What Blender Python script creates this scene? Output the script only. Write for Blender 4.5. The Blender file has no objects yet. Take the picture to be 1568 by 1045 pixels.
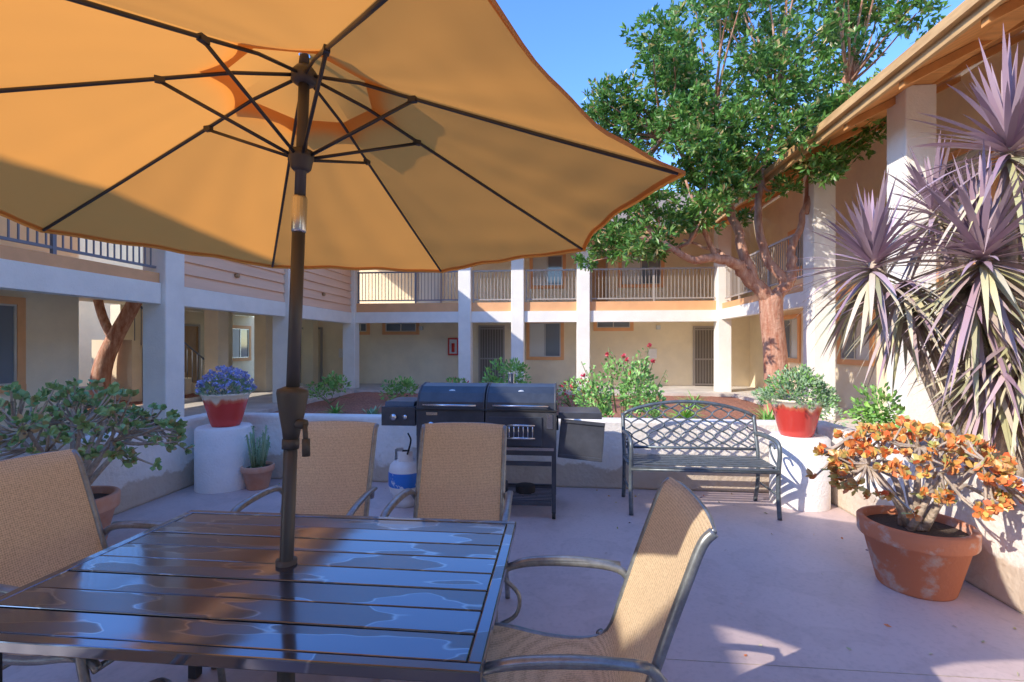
import bpy, math, random
from mathutils import Vector, Matrix
random.seed(7)
R=random.random
def U(a,b): return a+(b-a)*random.random()
scene=bpy.context.scene
# ------------------------------------------------------------ materials
def newmat(name):
    m=bpy.data.materials.new(name); m.use_nodes=True
    nt=m.node_tree; nt.nodes.clear()
    return m,nt
def mat(name,col,rough=0.6,metal=0.0,var=0.0,vscale=4.0,bump=0.0,bscale=60.0,col2=None,spec=0.5,vdetail=6.0,stretch=None,thr=(0.35,0.65),coat=0.0,grime=None):
    m,nt=newmat(name); N=nt.nodes; L=nt.links
    out=N.new('ShaderNodeOutputMaterial'); b=N.new('ShaderNodeBsdfPrincipled')
    L.new(b.outputs[0],out.inputs[0])
    b.inputs['Base Color'].default_value=(*col,1); b.inputs['Roughness'].default_value=rough
    b.inputs['Metallic'].default_value=metal
    b.inputs['Specular IOR Level'].default_value=spec
    b.inputs['Coat Weight'].default_value=coat
    tc=N.new('ShaderNodeTexCoord'); mp=N.new('ShaderNodeMapping'); L.new(tc.outputs['Object'],mp.inputs[0])
    if stretch: mp.inputs['Scale'].default_value=stretch
    cout=None
    if var>0 or col2:
        n=N.new('ShaderNodeTexNoise'); n.inputs['Scale'].default_value=vscale; n.inputs['Detail'].default_value=vdetail
        n.inputs['Roughness'].default_value=0.65
        L.new(mp.outputs[0],n.inputs['Vector'])
        r=N.new('ShaderNodeValToRGB'); L.new(n.outputs[0],r.inputs[0])
        c2=col2 if col2 else tuple(c*(1-var) for c in col)
        c1=col if col2 else tuple(min(1,c*(1+var*0.5)) for c in col)
        r.color_ramp.elements[0].position=thr[0]; r.color_ramp.elements[1].position=thr[1]
        r.color_ramp.elements[0].color=(*c2,1); r.color_ramp.elements[1].color=(*c1,1)
        cout=r.outputs[0]
        if grime:  # dirt that gathers near the ground (z in metres)
            s=N.new('ShaderNodeSeparateXYZ'); L.new(tc.outputs['Object'],s.inputs[0])
            a=N.new('ShaderNodeMath'); a.operation='MULTIPLY_ADD'; L.new(n.outputs[0],a.inputs[0]); a.inputs[1].default_value=-.5; L.new(s.outputs['Z'],a.inputs[2])
            q=N.new('ShaderNodeValToRGB'); L.new(a.outputs[0],q.inputs[0]); q.color_ramp.elements[0].position=0; q.color_ramp.elements[0].color=(*grime,1); q.color_ramp.elements[1].position=.03; q.color_ramp.elements[1].color=(1,1,1,1)
            mx=N.new('ShaderNodeMixRGB'); mx.blend_type='MULTIPLY'; mx.inputs[0].default_value=.8; L.new(cout,mx.inputs[1]); L.new(q.outputs[0],mx.inputs[2]); cout=mx.outputs[0]
        L.new(cout,b.inputs['Base Color'])
    if bump>0:
        n2=N.new('ShaderNodeTexNoise'); n2.inputs['Scale'].default_value=bscale; n2.inputs['Detail'].default_value=4
        L.new(tc.outputs['Object'],n2.inputs['Vector'])
        bp=N.new('ShaderNodeBump'); bp.inputs['Strength'].default_value=bump; bp.inputs['Distance'].default_value=0.02
        L.new(n2.outputs[0],bp.inputs['Height']); L.new(bp.outputs[0],b.inputs['Normal'])
    return m
def leafmat(name,cols,trans=0.3,rough=0.45,gain=1.0):
    cols=[tuple(min(.85,c*gain) for c in q) for q in cols]
    m,nt=newmat(name); N=nt.nodes; L=nt.links
    out=N.new('ShaderNodeOutputMaterial'); b=N.new('ShaderNodeBsdfPrincipled')
    g=N.new('ShaderNodeNewGeometry'); r=N.new('ShaderNodeValToRGB')
    L.new(g.outputs['Random Per Island'],r.inputs[0])
    els=r.color_ramp.elements
    n=len(cols)
    els[0].position=0; els[0].color=(*cols[0],1); els[1].position=1; els[1].color=(*cols[-1],1)
    for i in range(1,n-1):
        e=els.new(i/(n-1)); e.color=(*cols[i],1)
    L.new(r.outputs[0],b.inputs['Base Color'])
    b.inputs['Roughness'].default_value=rough
    if trans>0:
        t=N.new('ShaderNodeBsdfTranslucent'); mx=N.new('ShaderNodeMixShader'); L.new(r.outputs[0],t.inputs[0])
        mx.inputs[0].default_value=trans
        L.new(b.outputs[0],mx.inputs[1]); L.new(t.outputs[0],mx.inputs[2]); L.new(mx.outputs[0],out.inputs[0])
    else: L.new(b.outputs[0],out.inputs[0])
    return m
M={}
M['stucco']=mat('stucco_cream',(0.93,0.80,0.58),0.9,var=0.08,vscale=1.2,bump=0.35,bscale=45)
M['stucco_white']=mat('stucco_white',(0.92,0.89,0.85),0.9,var=0.08,vscale=2.5,bump=0.4,bscale=50)
M['column']=mat('column_white',(0.93,0.89,0.82),0.9,var=0.06,vscale=2,bump=0.35,bscale=40)
M['peach']=mat('trim_peach',(0.86,0.45,0.21),0.75,var=0.08,vscale=3)
M['siding']=mat('siding_peach',(0.94,0.62,0.43),0.75,var=0.08,vscale=1.5,stretch=(1,.3,4))
M['soffit']=mat('soffit_wood',(0.70,0.32,0.10),0.7,var=0.2,vscale=2,stretch=(1,6,1))
M['fascia']=mat('fascia_tan',(0.70,0.44,0.20),0.7,col2=(0.48,0.28,0.12),vscale=3,stretch=(1,.6,3))
M['shingle']=mat('roof_shingle',(0.33,0.25,0.19),0.95,var=0.4,vscale=12,bump=0.6,bscale=20)
M['rail']=mat('railing_grey',(0.20,0.22,0.27),0.5)
M['railtan']=mat('railing_taupe',(0.42,0.37,0.33),0.5)
M['door']=mat('door_brown',(0.50,0.30,0.15),0.6,var=0.1)
M['dark']=mat('dark_screen',(0.20,0.17,0.14),0.5)
M['glass']=mat('window_glass',(0.18,0.22,0.27),0.06,spec=0.9)
M['blind']=mat('window_blind',(0.66,0.68,0.66),0.6)
M['alu']=mat('window_aluminium',(0.6,0.6,0.58),0.4,metal=0.5)
M['red']=mat('extinguisher_red',(0.6,0.04,0.03),0.4)
M['concrete']=mat('concrete_path',(0.68,0.63,0.57),0.9,var=0.2,vscale=1.5,bump=0.2,bscale=80)
M['ground']=mat('ground_dirt',(0.34,0.27,0.2),0.95,var=0.3,vscale=0.6,bump=0.3,bscale=10)
M['mulch']=mat('mulch_red',(0.54,0.25,0.16),0.95,col2=(0.24,0.10,0.065),vscale=22,bump=1.0,bscale=35)
M['terra']=mat('terracotta',(0.70,0.28,0.14),0.8,col2=(0.74,0.44,0.31),vscale=5,bump=0.2,bscale=40,thr=(0.3,0.7))
M['terra_old']=mat('terracotta_weathered',(0.70,0.25,0.12),0.85,col2=(0.70,0.54,0.44),vscale=4.5,bump=0.25,bscale=40,thr=(0.36,0.47))
M['soil']=mat('soil',(0.10,0.07,0.05),0.95,bump=0.8,bscale=60)
M['bark']=mat('bark_red',(0.40,0.15,0.085),0.9,col2=(0.64,0.40,0.29),vscale=5,stretch=(2.5,2.5,.5),bump=0.9,bscale=18)
M['bark2']=mat('bark_grey',(0.54,0.43,0.33),0.9,var=0.35,vscale=12,bump=0.6,bscale=50)
M['stem']=mat('stem_green',(0.22,0.25,0.10),0.8)
M['pole']=mat('umbrella_pole_bronze',(0.085,0.085,0.09),0.38,metal=0.2)
M['poledark']=mat('umbrella_plastic',(0.075,0.072,0.07),0.45)
M['rib']=mat('umbrella_rib',(0.06,0.062,0.07),0.4,metal=0.3)
M['steel']=mat('steel',(0.65,0.66,0.68),0.25,metal=1.0)
M['frame']=mat('chair_frame_pewter',(0.33,0.35,0.36),0.35,metal=0.6,var=0.25,vscale=30)
M['benchm']=mat('bench_iron',(0.17,0.20,0.22),0.4,metal=0.4,var=0.3,vscale=20)
M['grill']=mat('grill_black',(0.05,0.06,0.08),0.34,var=0.3,vscale=6,spec=0.6)
M['grillp']=mat('grill_panel',(0.07,0.075,0.09),0.48,var=0.3,vscale=5)
M['tank']=mat('tank_white',(0.84,0.84,0.84),0.35,var=0.06,vscale=12)
M['label']=mat('tank_label_blue',(0.03,0.20,0.65),0.4,col2=(0.65,0.72,0.82),vscale=9,thr=(0.40,0.43))
M['rubber']=mat('rubber',(0.03,0.03,0.03),0.7)
M['kerb']=mat('kerb_concrete',(0.68,0.62,0.56),0.9,var=0.2,vscale=3)
def floor_mat():
    m,nt=newmat('patio_floor_paint'); N=nt.nodes; L=nt.links
    out=N.new('ShaderNodeOutputMaterial'); b=N.new('ShaderNodeBsdfPrincipled'); L.new(b.outputs[0],out.inputs[0])
    tc=N.new('ShaderNodeTexCoord')
    n=N.new('ShaderNodeTexNoise'); n.inputs['Scale'].default_value=0.9; n.inputs['Detail'].default_value=8; n.inputs['Roughness'].default_value=0.6
    L.new(tc.outputs['Object'],n.inputs['Vector'])
    r=N.new('ShaderNodeValToRGB'); L.new(n.outputs[0],r.inputs[0])
    r.color_ramp.elements[0].position=0.3; r.color_ramp.elements[1].position=0.7
    r.color_ramp.elements[0].color=(0.58,0.445,0.42,1); r.color_ramp.elements[1].color=(0.70,0.555,0.525,1)
    n3=N.new('ShaderNodeTexNoise'); n3.inputs['Scale'].default_value=40; n3.inputs['Detail'].default_value=6
    L.new(tc.outputs['Object'],n3.inputs['Vector'])
    r3=N.new('ShaderNodeValToRGB'); L.new(n3.outputs[0],r3.inputs[0])
    r3.color_ramp.elements[0].position=0.25; r3.color_ramp.elements[0].color=(0.82,0.82,0.82,1); r3.color_ramp.elements[1].position=0.5
    mx=N.new('ShaderNodeMixRGB'); mx.blend_type='MULTIPLY'; mx.inputs[0].default_value=0.7
    L.new(r.outputs[0],mx.inputs[1]); L.new(r3.outputs[0],mx.inputs[2])
    n4=N.new('ShaderNodeTexNoise'); n4.inputs['Scale'].default_value=2.3; n4.inputs['Detail'].default_value=5; n4.inputs['Distortion'].default_value=.6
    L.new(tc.outputs['Object'],n4.inputs['Vector'])
    r4=N.new('ShaderNodeValToRGB'); L.new(n4.outputs[0],r4.inputs[0]); e=r4.color_ramp.elements
    e[0].position=.52; e[0].color=(1,1,1,1); e[1].position=.60; e[1].color=(.93,.93,.93,1); k=e.new(.56); k.color=(.86,.85,.84,1)
    mx2=N.new('ShaderNodeMixRGB'); mx2.blend_type='MULTIPLY'; mx2.inputs[0].default_value=.6
    L.new(mx.outputs[0],mx2.inputs[1]); L.new(r4.outputs[0],mx2.inputs[2]); L.new(mx2.outputs[0],b.inputs['Base Color'])
    b.inputs['Roughness'].default_value=0.5
    bp=N.new('ShaderNodeBump'); bp.inputs['Strength'].default_value=0.12; L.new(n3.outputs[0],bp.inputs['Height']); L.new(bp.outputs[0],b.inputs['Normal'])
    return m
M['floor']=floor_mat()
def cloth_mat():
    m,nt=newmat('umbrella_canvas'); N=nt.nodes; L=nt.links
    out=N.new('ShaderNodeOutputMaterial'); d=N.new('ShaderNodeBsdfDiffuse'); t=N.new('ShaderNodeBsdfTranslucent'); mx=N.new('ShaderNodeMixShader')
    tc=N.new('ShaderNodeTexCoord'); n=N.new('ShaderNodeTexNoise'); n.inputs['Scale'].default_value=1.8; n.inputs['Detail'].default_value=2
    L.new(tc.outputs['Object'],n.inputs['Vector'])
    bp=N.new('ShaderNodeBump'); bp.inputs['Strength'].default_value=0.35; bp.inputs['Distance'].default_value=0.05
    L.new(n.outputs[0],bp.inputs['Height']); L.new(bp.outputs[0],d.inputs['Normal']); L.new(bp.outputs[0],t.inputs['Normal'])
    d.inputs[0].default_value=(0.56,0.29,0.115,1); t.inputs[0].default_value=(1.0,0.42,0.085,1)
    mx.inputs[0].default_value=0.5
    L.new(d.outputs[0],mx.inputs[1]); L.new(t.outputs[0],mx.inputs[2]); L.new(mx.outputs[0],out.inputs[0])
    return m
M['cloth']=cloth_mat()
def sling_mat():
    m,nt=newmat('woven_sling'); N=nt.nodes; L=nt.links
    out=N.new('ShaderNodeOutputMaterial'); b=N.new('ShaderNodeBsdfPrincipled'); t=N.new('ShaderNodeBsdfTranslucent'); mx=N.new('ShaderNodeMixShader')
    tc=N.new('ShaderNodeTexCoord')
    def wave(dirn,sc):
        w=N.new('ShaderNodeTexWave'); w.bands_direction=dirn; w.inputs['Scale'].default_value=sc; w.inputs['Distortion'].default_value=1.5; w.inputs['Detail'].default_value=3
        w.inputs['Detail Scale'].default_value=8
        L.new(tc.outputs['Object'],w.inputs['Vector']); return w
    a=wave('X',38); c=wave('Z',38)
    mul=N.new('ShaderNodeMath'); mul.operation='ADD'; L.new(a.outputs['Fac'],mul.inputs[0]); L.new(c.outputs['Fac'],mul.inputs[1])
    n=N.new('ShaderNodeTexNoise'); n.inputs['Scale'].default_value=160; n.inputs['Detail'].default_value=2; L.new(tc.outputs['Object'],n.inputs['Vector'])
    ad=N.new('ShaderNodeMath'); ad.operation='MULTIPLY_ADD'; L.new(mul.outputs[0],ad.inputs[0]); ad.inputs[1].default_value=0.3; L.new(n.outputs[0],ad.inputs[2])
    r=N.new('ShaderNodeValToRGB'); L.new(ad.outputs[0],r.inputs[0])
    r.color_ramp.elements[0].position=.45; r.color_ramp.elements[1].position=1.0
    r.color_ramp.elements[0].color=(0.58,0.41,0.23,1); r.color_ramp.elements[1].color=(0.95,0.74,0.49,1)
    L.new(r.outputs[0],b.inputs['Base Color']); L.new(r.outputs[0],t.inputs[0]); b.inputs['Roughness'].default_value=.7
    mx.inputs[0].default_value=.25; L.new(b.outputs[0],mx.inputs[1]); L.new(t.outputs[0],mx.inputs[2]); L.new(mx.outputs[0],out.inputs[0])
    return m
M['sling']=sling_mat()
def table_mat():
    m,nt=newmat('wet_table_metal'); N=nt.nodes; L=nt.links
    out=N.new('ShaderNodeOutputMaterial'); b=N.new('ShaderNodeBsdfPrincipled'); L.new(b.outputs[0],out.inputs[0])
    tc=N.new('ShaderNodeTexCoord'); mp=N.new('ShaderNodeMapping'); mp.inputs['Scale'].default_value=(1.0,3.2,1); L.new(tc.outputs['Object'],mp.inputs[0])
    oi=N.new('ShaderNodeObjectInfo'); va=N.new('ShaderNodeVectorMath'); va.operation='ADD'; L.new(mp.outputs[0],va.inputs[0])
    cx=N.new('ShaderNodeCombineXYZ'); ml=N.new('ShaderNodeMath'); ml.operation='MULTIPLY'; L.new(oi.outputs['Random'],ml.inputs[0]); ml.inputs[1].default_value=40; L.new(ml.outputs[0],cx.inputs['Z']); L.new(cx.outputs[0],va.inputs[1])
    n=N.new('ShaderNodeTexNoise'); n.inputs['Scale'].default_value=2.3; n.inputs['Detail'].default_value=2.5; L.new(va.outputs[0],n.inputs['Vector'])
    r=N.new('ShaderNodeValToRGB'); L.new(n.outputs[0],r.inputs[0])
    e=r.color_ramp.elements; e[0].position=.46; e[0].color=(.24,.24,.24,1); e[1].position=.50; e[1].color=(.09,.09,.09,1)
    L.new(r.outputs[0],b.inputs['Roughness'])
    r2=N.new('ShaderNodeValToRGB'); L.new(n.outputs[0],r2.inputs[0])
    e=r2.color_ramp.elements; e[0].position=.478; e[0].color=(.15,.16,.19,1); e[1].position=.50; e[1].color=(.20,.22,.28,1)
    k=e.new(.489); k.color=(.38,.40,.43,1)
    L.new(r2.outputs[0],b.inputs['Base Color'])
    b.inputs['Metallic'].default_value=.85
    b.inputs['Coat Weight'].default_value=.35; b.inputs['Coat Roughness'].default_value=.12
    n2=N.new('ShaderNodeTexNoise'); n2.inputs['Scale'].default_value=3.5; n2.inputs['Detail'].default_value=1; L.new(va.outputs[0],n2.inputs['Vector'])
    bp=N.new('ShaderNodeBump'); bp.inputs['Strength'].default_value=.05; bp.inputs['Distance'].default_value=.01
    L.new(n2.outputs[0],bp.inputs['Height']); L.new(bp.outputs[0],b.inputs['Normal'])
    return m
M['table']=table_mat()
def redpot_mat():
    m,nt=newmat('red_glaze'); N=nt.nodes; L=nt.links
    out=N.new('ShaderNodeOutputMaterial'); b=N.new('ShaderNodeBsdfPrincipled'); L.new(b.outputs[0],out.inputs[0])
    tc=N.new('ShaderNodeTexCoord'); s=N.new('ShaderNodeSeparateXYZ'); L.new(tc.outputs['Object'],s.inputs[0])
    mp=N.new('ShaderNodeMapping'); mp.inputs['Scale'].default_value=(1,1,.25); L.new(tc.outputs['Object'],mp.inputs[0])
    n=N.new('ShaderNodeTexNoise'); n.inputs['Scale'].default_value=14; L.new(mp.outputs[0],n.inputs['Vector'])
    a=N.new('ShaderNodeMath'); a.operation='MULTIPLY_ADD'; L.new(n.outputs[0],a.inputs[0]); a.inputs[1].default_value=.14; L.new(s.outputs['Z'],a.inputs[2])
    r=N.new('ShaderNodeValToRGB'); L.new(a.outputs[0],r.inputs[0]); e=r.color_ramp.elements
    e[0].position=.31; e[0].color=(.62,.06,.045,1); e[1].position=.365; e[1].color=(.84,.74,.58,1)
    k=e.new(.34); k.color=(.72,.2,.1,1)
    L.new(r.outputs[0],b.inputs['Base Color']); b.inputs['Roughness'].default_value=.2
    return m
M['redpot']=redpot_mat()
L_tree=leafmat('tree_leaves',[(.05,.12,.022),(.08,.20,.035),(.13,.29,.05),(.06,.16,.03),(.20,.34,.08),(.09,.23,.04),(.48,.32,.14)],.3,.35,1.25)
L_jade=leafmat('jade_leaves',[(.13,.24,.09),(.20,.34,.13),(.28,.40,.18),(.16,.28,.10),(.45,.28,.16)],0,.35,1.35)
L_orange=leafmat('jade_orange_leaves',[(.74,.13,.05),(.82,.28,.07),(.74,.48,.12),(.42,.42,.14),(.80,.22,.07),(.78,.34,.12),(.36,.42,.14)],.0,.35,1.08)
L_purple=leafmat('dracaena_purple',[(.36,.23,.29),(.48,.33,.39),(.58,.43,.47),(.30,.20,.25),(.52,.38,.39)],0,.4)
L_yel=leafmat('dracaena_green',[(.50,.48,.25),(.68,.62,.37),(.38,.37,.22),(.76,.67,.48),(.50,.37,.36),(.34,.25,.27)],0,.45)
L_green=leafmat('shrub_leaves',[(.09,.21,.05),(.16,.34,.08),(.24,.42,.12),(.12,.26,.06)],.0,.45,1.5)
L_lime=leafmat('grass_leaves',[(.17,.38,.07),(.28,.50,.10),(.14,.30,.07)],.0,.5,1.4)
L_grey=leafmat('greygreen_leaves',[(.20,.32,.18),(.32,.44,.26),(.17,.26,.14)],0,.6,1.25)
L_lav=leafmat('lavender_flowers',[(.26,.32,.62),(.38,.42,.72),(.46,.44,.72),(.22,.28,.36)],0,.6,1.1)
L_rose=leafmat('rose_flowers',[(.75,.04,.10),(.80,.12,.18),(.7,.03,.05)],.2,.5)
# ------------------------------------------------------------ mesh builder
class MB:
    def __init__(s): s.v=[]; s.f=[]; s.m=[]; s.sm=[]; s.mats=[]
    def mi(s,m):
        m=M[m] if isinstance(m,str) else m
        if m not in s.mats: s.mats.append(m)
        return s.mats.index(m)
    def add(s,vs,fs,m,smooth=False,X=None):
        o=len(s.v); k=s.mi(m)
        for p in vs:
            s.v.append(tuple(X@Vector(p)) if X is not None else tuple(p))
        for f in fs: s.f.append(tuple(i+o for i in f)); s.m.append(k); s.sm.append(smooth)
    def box(s,x0,x1,y0,y1,z0,z1,m,X=None):
        vs=[(x,y,z) for z in (z0,z1) for y in (y0,y1) for x in (x0,x1)]
        s.add(vs,[(0,2,3,1),(4,5,7,6),(0,1,5,4),(2,6,7,3),(0,4,6,2),(1,3,7,5)],m,False,X)
    def tube(s,pts,r,m,n=8,X=None,flat=1.0,cap=True):
        pts=[Vector(p) for p in pts]; k=len(pts)
        rs=r if isinstance(r,(list,tuple)) else [r]*k
        vs=[];fs=[]; prev=None
        for i,p in enumerate(pts):
            t=(pts[min(i+1,k-1)]-pts[max(i-1,0)])
            if t.length<1e-9: t=Vector((0,0,1))
            t.normalize()
            if prev is None:
                a=Vector((0,0,1)) if abs(t.z)<.9 else Vector((1,0,0))
                u=t.cross(a).normalized()
            else:
                u=(prev-t*prev.dot(t)).normalized()
            prev=u; w=t.cross(u)
            for j in range(n):
                an=2*math.pi*j/n
                vs.append(p+u*math.cos(an)*rs[i]*flat+w*math.sin(an)*rs[i])
        for i in range(k-1):
            for j in range(n):
                fs.append((i*n+j,i*n+(j+1)%n,(i+1)*n+(j+1)%n,(i+1)*n+j))
        if cap:
            fs.append(tuple(range(n-1,-1,-1))); fs.append(tuple((k-1)*n+j for j in range(n)))
        s.add(vs,fs,m,True,X)
    def lathe(s,prof,m,cx=0,cy=0,n=36,X=None):
        vs=[];fs=[];k=len(prof)
        for r,z in prof:
            for j in range(n):
                a=2*math.pi*j/n; vs.append((cx+r*math.cos(a),cy+r*math.sin(a),z))
        for i in range(k-1):
            for j in range(n): fs.append((i*n+j,i*n+(j+1)%n,(i+1)*n+(j+1)%n,(i+1)*n+j))
        s.add(vs,fs,m,True,X)
    def disk(s,cx,cy,z,r,m,n=36):
        s.add([(cx+r*math.cos(2*math.pi*j/n),cy+r*math.sin(2*math.pi*j/n),z) for j in range(n)],[tuple(range(n))],m)
    def grid(s,fn,nu,nv,m,smooth=True,X=None):
        vs=[fn(i/nu,j/nv) for j in range(nv+1) for i in range(nu+1)]
        fs=[(j*(nu+1)+i,j*(nu+1)+i+1,(j+1)*(nu+1)+i+1,(j+1)*(nu+1)+i) for j in range(nv) for i in range(nu)]
        s.add(vs,fs,m,smooth,X)
    def prism(s,poly,x0,x1,m,X=None):
        n=len(poly)
        vs=[(x0,y,z) for y,z in poly]+[(x1,y,z) for y,z in poly]
        fs=[tuple(range(n)),tuple(range(2*n-1,n-1,-1))]+[(i,i+n,(i+1)%n+n,(i+1)%n) for i in range(n)]
        s.add(vs,fs,m,False,X)
    def leaf(s,p,d,l,w,m,fold=.25):
        d=d.normalized()
        sd=d.cross(Vector((U(-1,1),U(-1,1),U(-1,1))))
        if sd.length<1e-3: sd=Vector((1,0,0))
        sd.normalize(); nn=sd.cross(d)
        o=len(s.v); q=p+d*l*.55
        s.v.append(tuple(p)); s.v.append(tuple(q+sd*w*.5+nn*fold*w*.5)); s.v.append(tuple(p+d*l)); s.v.append(tuple(q-sd*w*.5+nn*fold*w*.5))
        k=s.mi(m)
        s.f.append((o,o+1,o+2,o+3)); s.m.append(k); s.sm.append(False)
    def oval(s,p,d,l,w,m):
        d=d.normalized()
        sd=d.cross(Vector((U(-1,1),U(-1,1),U(-1,1))))
        if sd.length<1e-3: sd=Vector((1,0,0))
        sd.normalize(); nn=sd.cross(d)
        o=len(s.v)
        pts=[p,p+d*l*.35+sd*w*.42,p+d*l*.72+sd*w*.5,p+d*l+nn*w*.15,p+d*l*.72-sd*w*.5,p+d*l*.35-sd*w*.42]
        for q in pts: s.v.append(tuple(q))
        s.f.append(tuple(range(o,o+6))); s.m.append(s.mi(m)); s.sm.append(False)
    def blade(s,p,d,L,w,droop,m,seg=5):
        d=d.normalized(); sd=d.cross(Vector((0,0,1)))
        if sd.length<1e-2: sd=Vector((1,0,0))
        sd.normalize()
        o=len(s.v); k=s.mi(m)
        tw=U(-.5,.5)
        for i in range(seg+1):
            t=i/seg; c=p+d*(L*t)+Vector((0,0,-droop*L*t*t))
            ww=w*(0.55+.9*t-1.45*t*t+.02) if t<1 else w*.02
            s2=sd+Vector((0,0,tw*t))
            s.v.append(tuple(c+s2*ww)); s.v.append(tuple(c-s2*ww))
        for i in range(seg):
            s.f.append((o+2*i,o+2*i+1,o+2*i+3,o+2*i+2)); s.m.append(k); s.sm.append(True)
    def build(s,name,parent=None,loc=(0,0,0),rz=0,bevel=0):
        me=bpy.data.meshes.new(name); me.from_pydata(s.v,[],s.f); 
        for m in s.mats: me.materials.append(m)
        me.polygons.foreach_set('material_index',s.m); me.polygons.foreach_set('use_smooth',s.sm); me.update()
        ob=bpy.data.objects.new(name,me); scene.collection.objects.link(ob)
        ob.location=loc; ob.rotation_euler=(0,0,rz)
        if parent: ob.parent=parent
        if bevel:
            b=ob.modifiers.new('bevel','BEVEL'); b.width=bevel; b.segments=2; b.limit_method='ANGLE'; b.angle_limit=math.radians(50)
        return ob
def empty(name,loc=(0,0,0)):
    e=bpy.data.objects.new(name,None); scene.collection.objects.link(e); e.location=loc; return e
def curve(pts,n=6):
    P=[Vector(p) for p in pts]; P=[P[0]*2-P[1]]+P+[P[-1]*2-P[-2]]
    out=[]
    for i in range(1,len(P)-2):
        for j in range(n):
            t=j/n; a,b,c,d=P[i-1],P[i],P[i+1],P[i+2]
            out.append(.5*((2*b)+(c-a)*t+(2*a-5*b+4*c-d)*t*t+(3*b-a-3*c+d)*t**3))
    out.append(P[-2]); return out
YAW=math.radians(5.5)
def S(x,d,z):  # survey frame (rotated 5.5 deg) -> world
    return Vector((.9954*x-.0955*d,.0955*x+.9954*d,z))
def sph():
    while True:
        v=Vector((U(-1,1),U(-1,1),U(-1,1)))
        if .01<v.length<1: return v.normalized()
# ------------------------------------------------------------ ground
g=MB(); g.add([(-300,-300,0),(300,-300,0),(300,300,0),(-300,300,0)],[(0,1,2,3)],'ground'); g.build('ground')
g=MB(); g.add([(-12,-12,.004),(12,-12,.004),(12,24,.004),(-12,24,.004)],[(0,1,2,3)],'concrete'); g.build('courtyard_path')
g=MB(); g.add([(-3.86,-4,.008),(2.55,-4,.008),(2.55,5.08,.008),(-3.86,5.08,.008)],[(0,1,2,3)],'floor')
g.build('patio_floor')
g=MB(); g.box(-3.86,2.55,2.35,2.354,.0085,.0092,'bark2'); g.build('floor_joint')
def bed(name,x0,x1,y0,y1):
    b=MB()
    n=40
    def fn(u,v):
        e=min(u,1-u,v,1-v)*8
        return (x0+(x1-x0)*u,y0+(y1-y0)*v,.03+.10*min(1,e)*(.6+.4*math.sin(u*11+v*7))+U(-.01,.01))
    b.grid(fn,n,n,'mulch')
    for a in ((x0-.1,x1+.1,y0-.1,y0),(x0-.1,x1+.1,y1,y1+.1),(x0-.1,x0,y0,y1),(x1,x1+.1,y0,y1)): b.box(*a,0,.11,'kerb')
    b.build(name)
bed('mulch_bed',-6.2,-1.9,8.6,14.2)
bed('mulch_bed',-.9,4.9,6.7,14.2)
bed('mulch_bed',2.9,4.7,1.5,6.1)
bed('mulch_bed',-6.2,-4.3,1.5,7.4)
bed('mulch_bed',-11.8,-9.6,9.0,13.5)
# ------------------------------------------------------------ patio walls
H=.72
M['pwall']=mat('patio_wall_stained',(0.92,0.87,0.80),0.9,col2=(0.80,0.71,0.61),vscale=1.8,bump=0.6,bscale=22,thr=(0.25,0.55),grime=(.66,.55,.44))
def rwall(x0,x1,y0,y1,name):
    w=MB(); w.box(x0,x1,y0,y1,0,H,'pwall'); return w.build(name,bevel=.03)
rwall(-4.05,2.74,5.08,5.27,'patio_wall')
rwall(-4.05,-3.86,-1.5,5.077,'patio_wall')
rwall(2.55,2.74,-1.5,5.077,'patio_wall')
# ------------------------------------------------------------ buildings
def win(mf,mg,axis,plane,c,wd,z0,z1,sgn,trim='peach',blind=True,fw=.12):
    def B(a0,a1,d0,d1,q0,q1,m,mb):
        lo,hi=plane+sgn*d0,plane+sgn*d1
        lo,hi=min(lo,hi),max(lo,hi)
        if axis=='y': mb.box(a0,a1,lo,hi,q0,q1,m)
        else: mb.box(lo,hi,a0,a1,q0,q1,m)
    a0,a1=c-wd/2,c+wd/2
    B(a0-fw,a1+fw,0,.05,z1,z1+fw,trim,mf); B(a0-fw,a1+fw,0,.06,z0-fw,z0,trim,mf)
    B(a0-fw,a0,0,.05,z0,z1,trim,mf); B(a1,a1+fw,0,.05,z0,z1,trim,mf)
    B(a0,a1,0,.012,z0,z1,'glass',mg)
    if blind: B(a0+.03,c-.03,.012,.016,z0+.03,z1-.03,'blind',mg)
    for q in (a0,c-.018,a1-.036): B(q,q+.036,.0,.035,z0+.03,z1-.03,'alu',mg)
    B(a0,a1,.0,.035,z0,z0+.03,'alu',mg); B(a0,a1,.0,.035,z1-.03,z1,'alu',mg)
def railing(mb,axis,plane,a0,a1,z0,z1,m,sp=.115):
    def B(q0,q1,h,zz0,zz1):
        if axis=='y': mb.box(q0,q1,plane-h,plane+h,zz0,zz1,m)
        else: mb.box(plane-h,plane+h,q0,q1,zz0,zz1,m)
    B(a0,a1,.025,z1-.05,z1); B(a0,a1,.018,z0+.08,z0+.12)
    q=a0+.04
    while q<a1: B(q,q+.018,.009,z0+.12,z1-.05); q+=sp
    q=a0+.01
    while q<a1: B(q,q+.05,.026,z0-.18,z1-.05); q+=2.0
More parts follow.
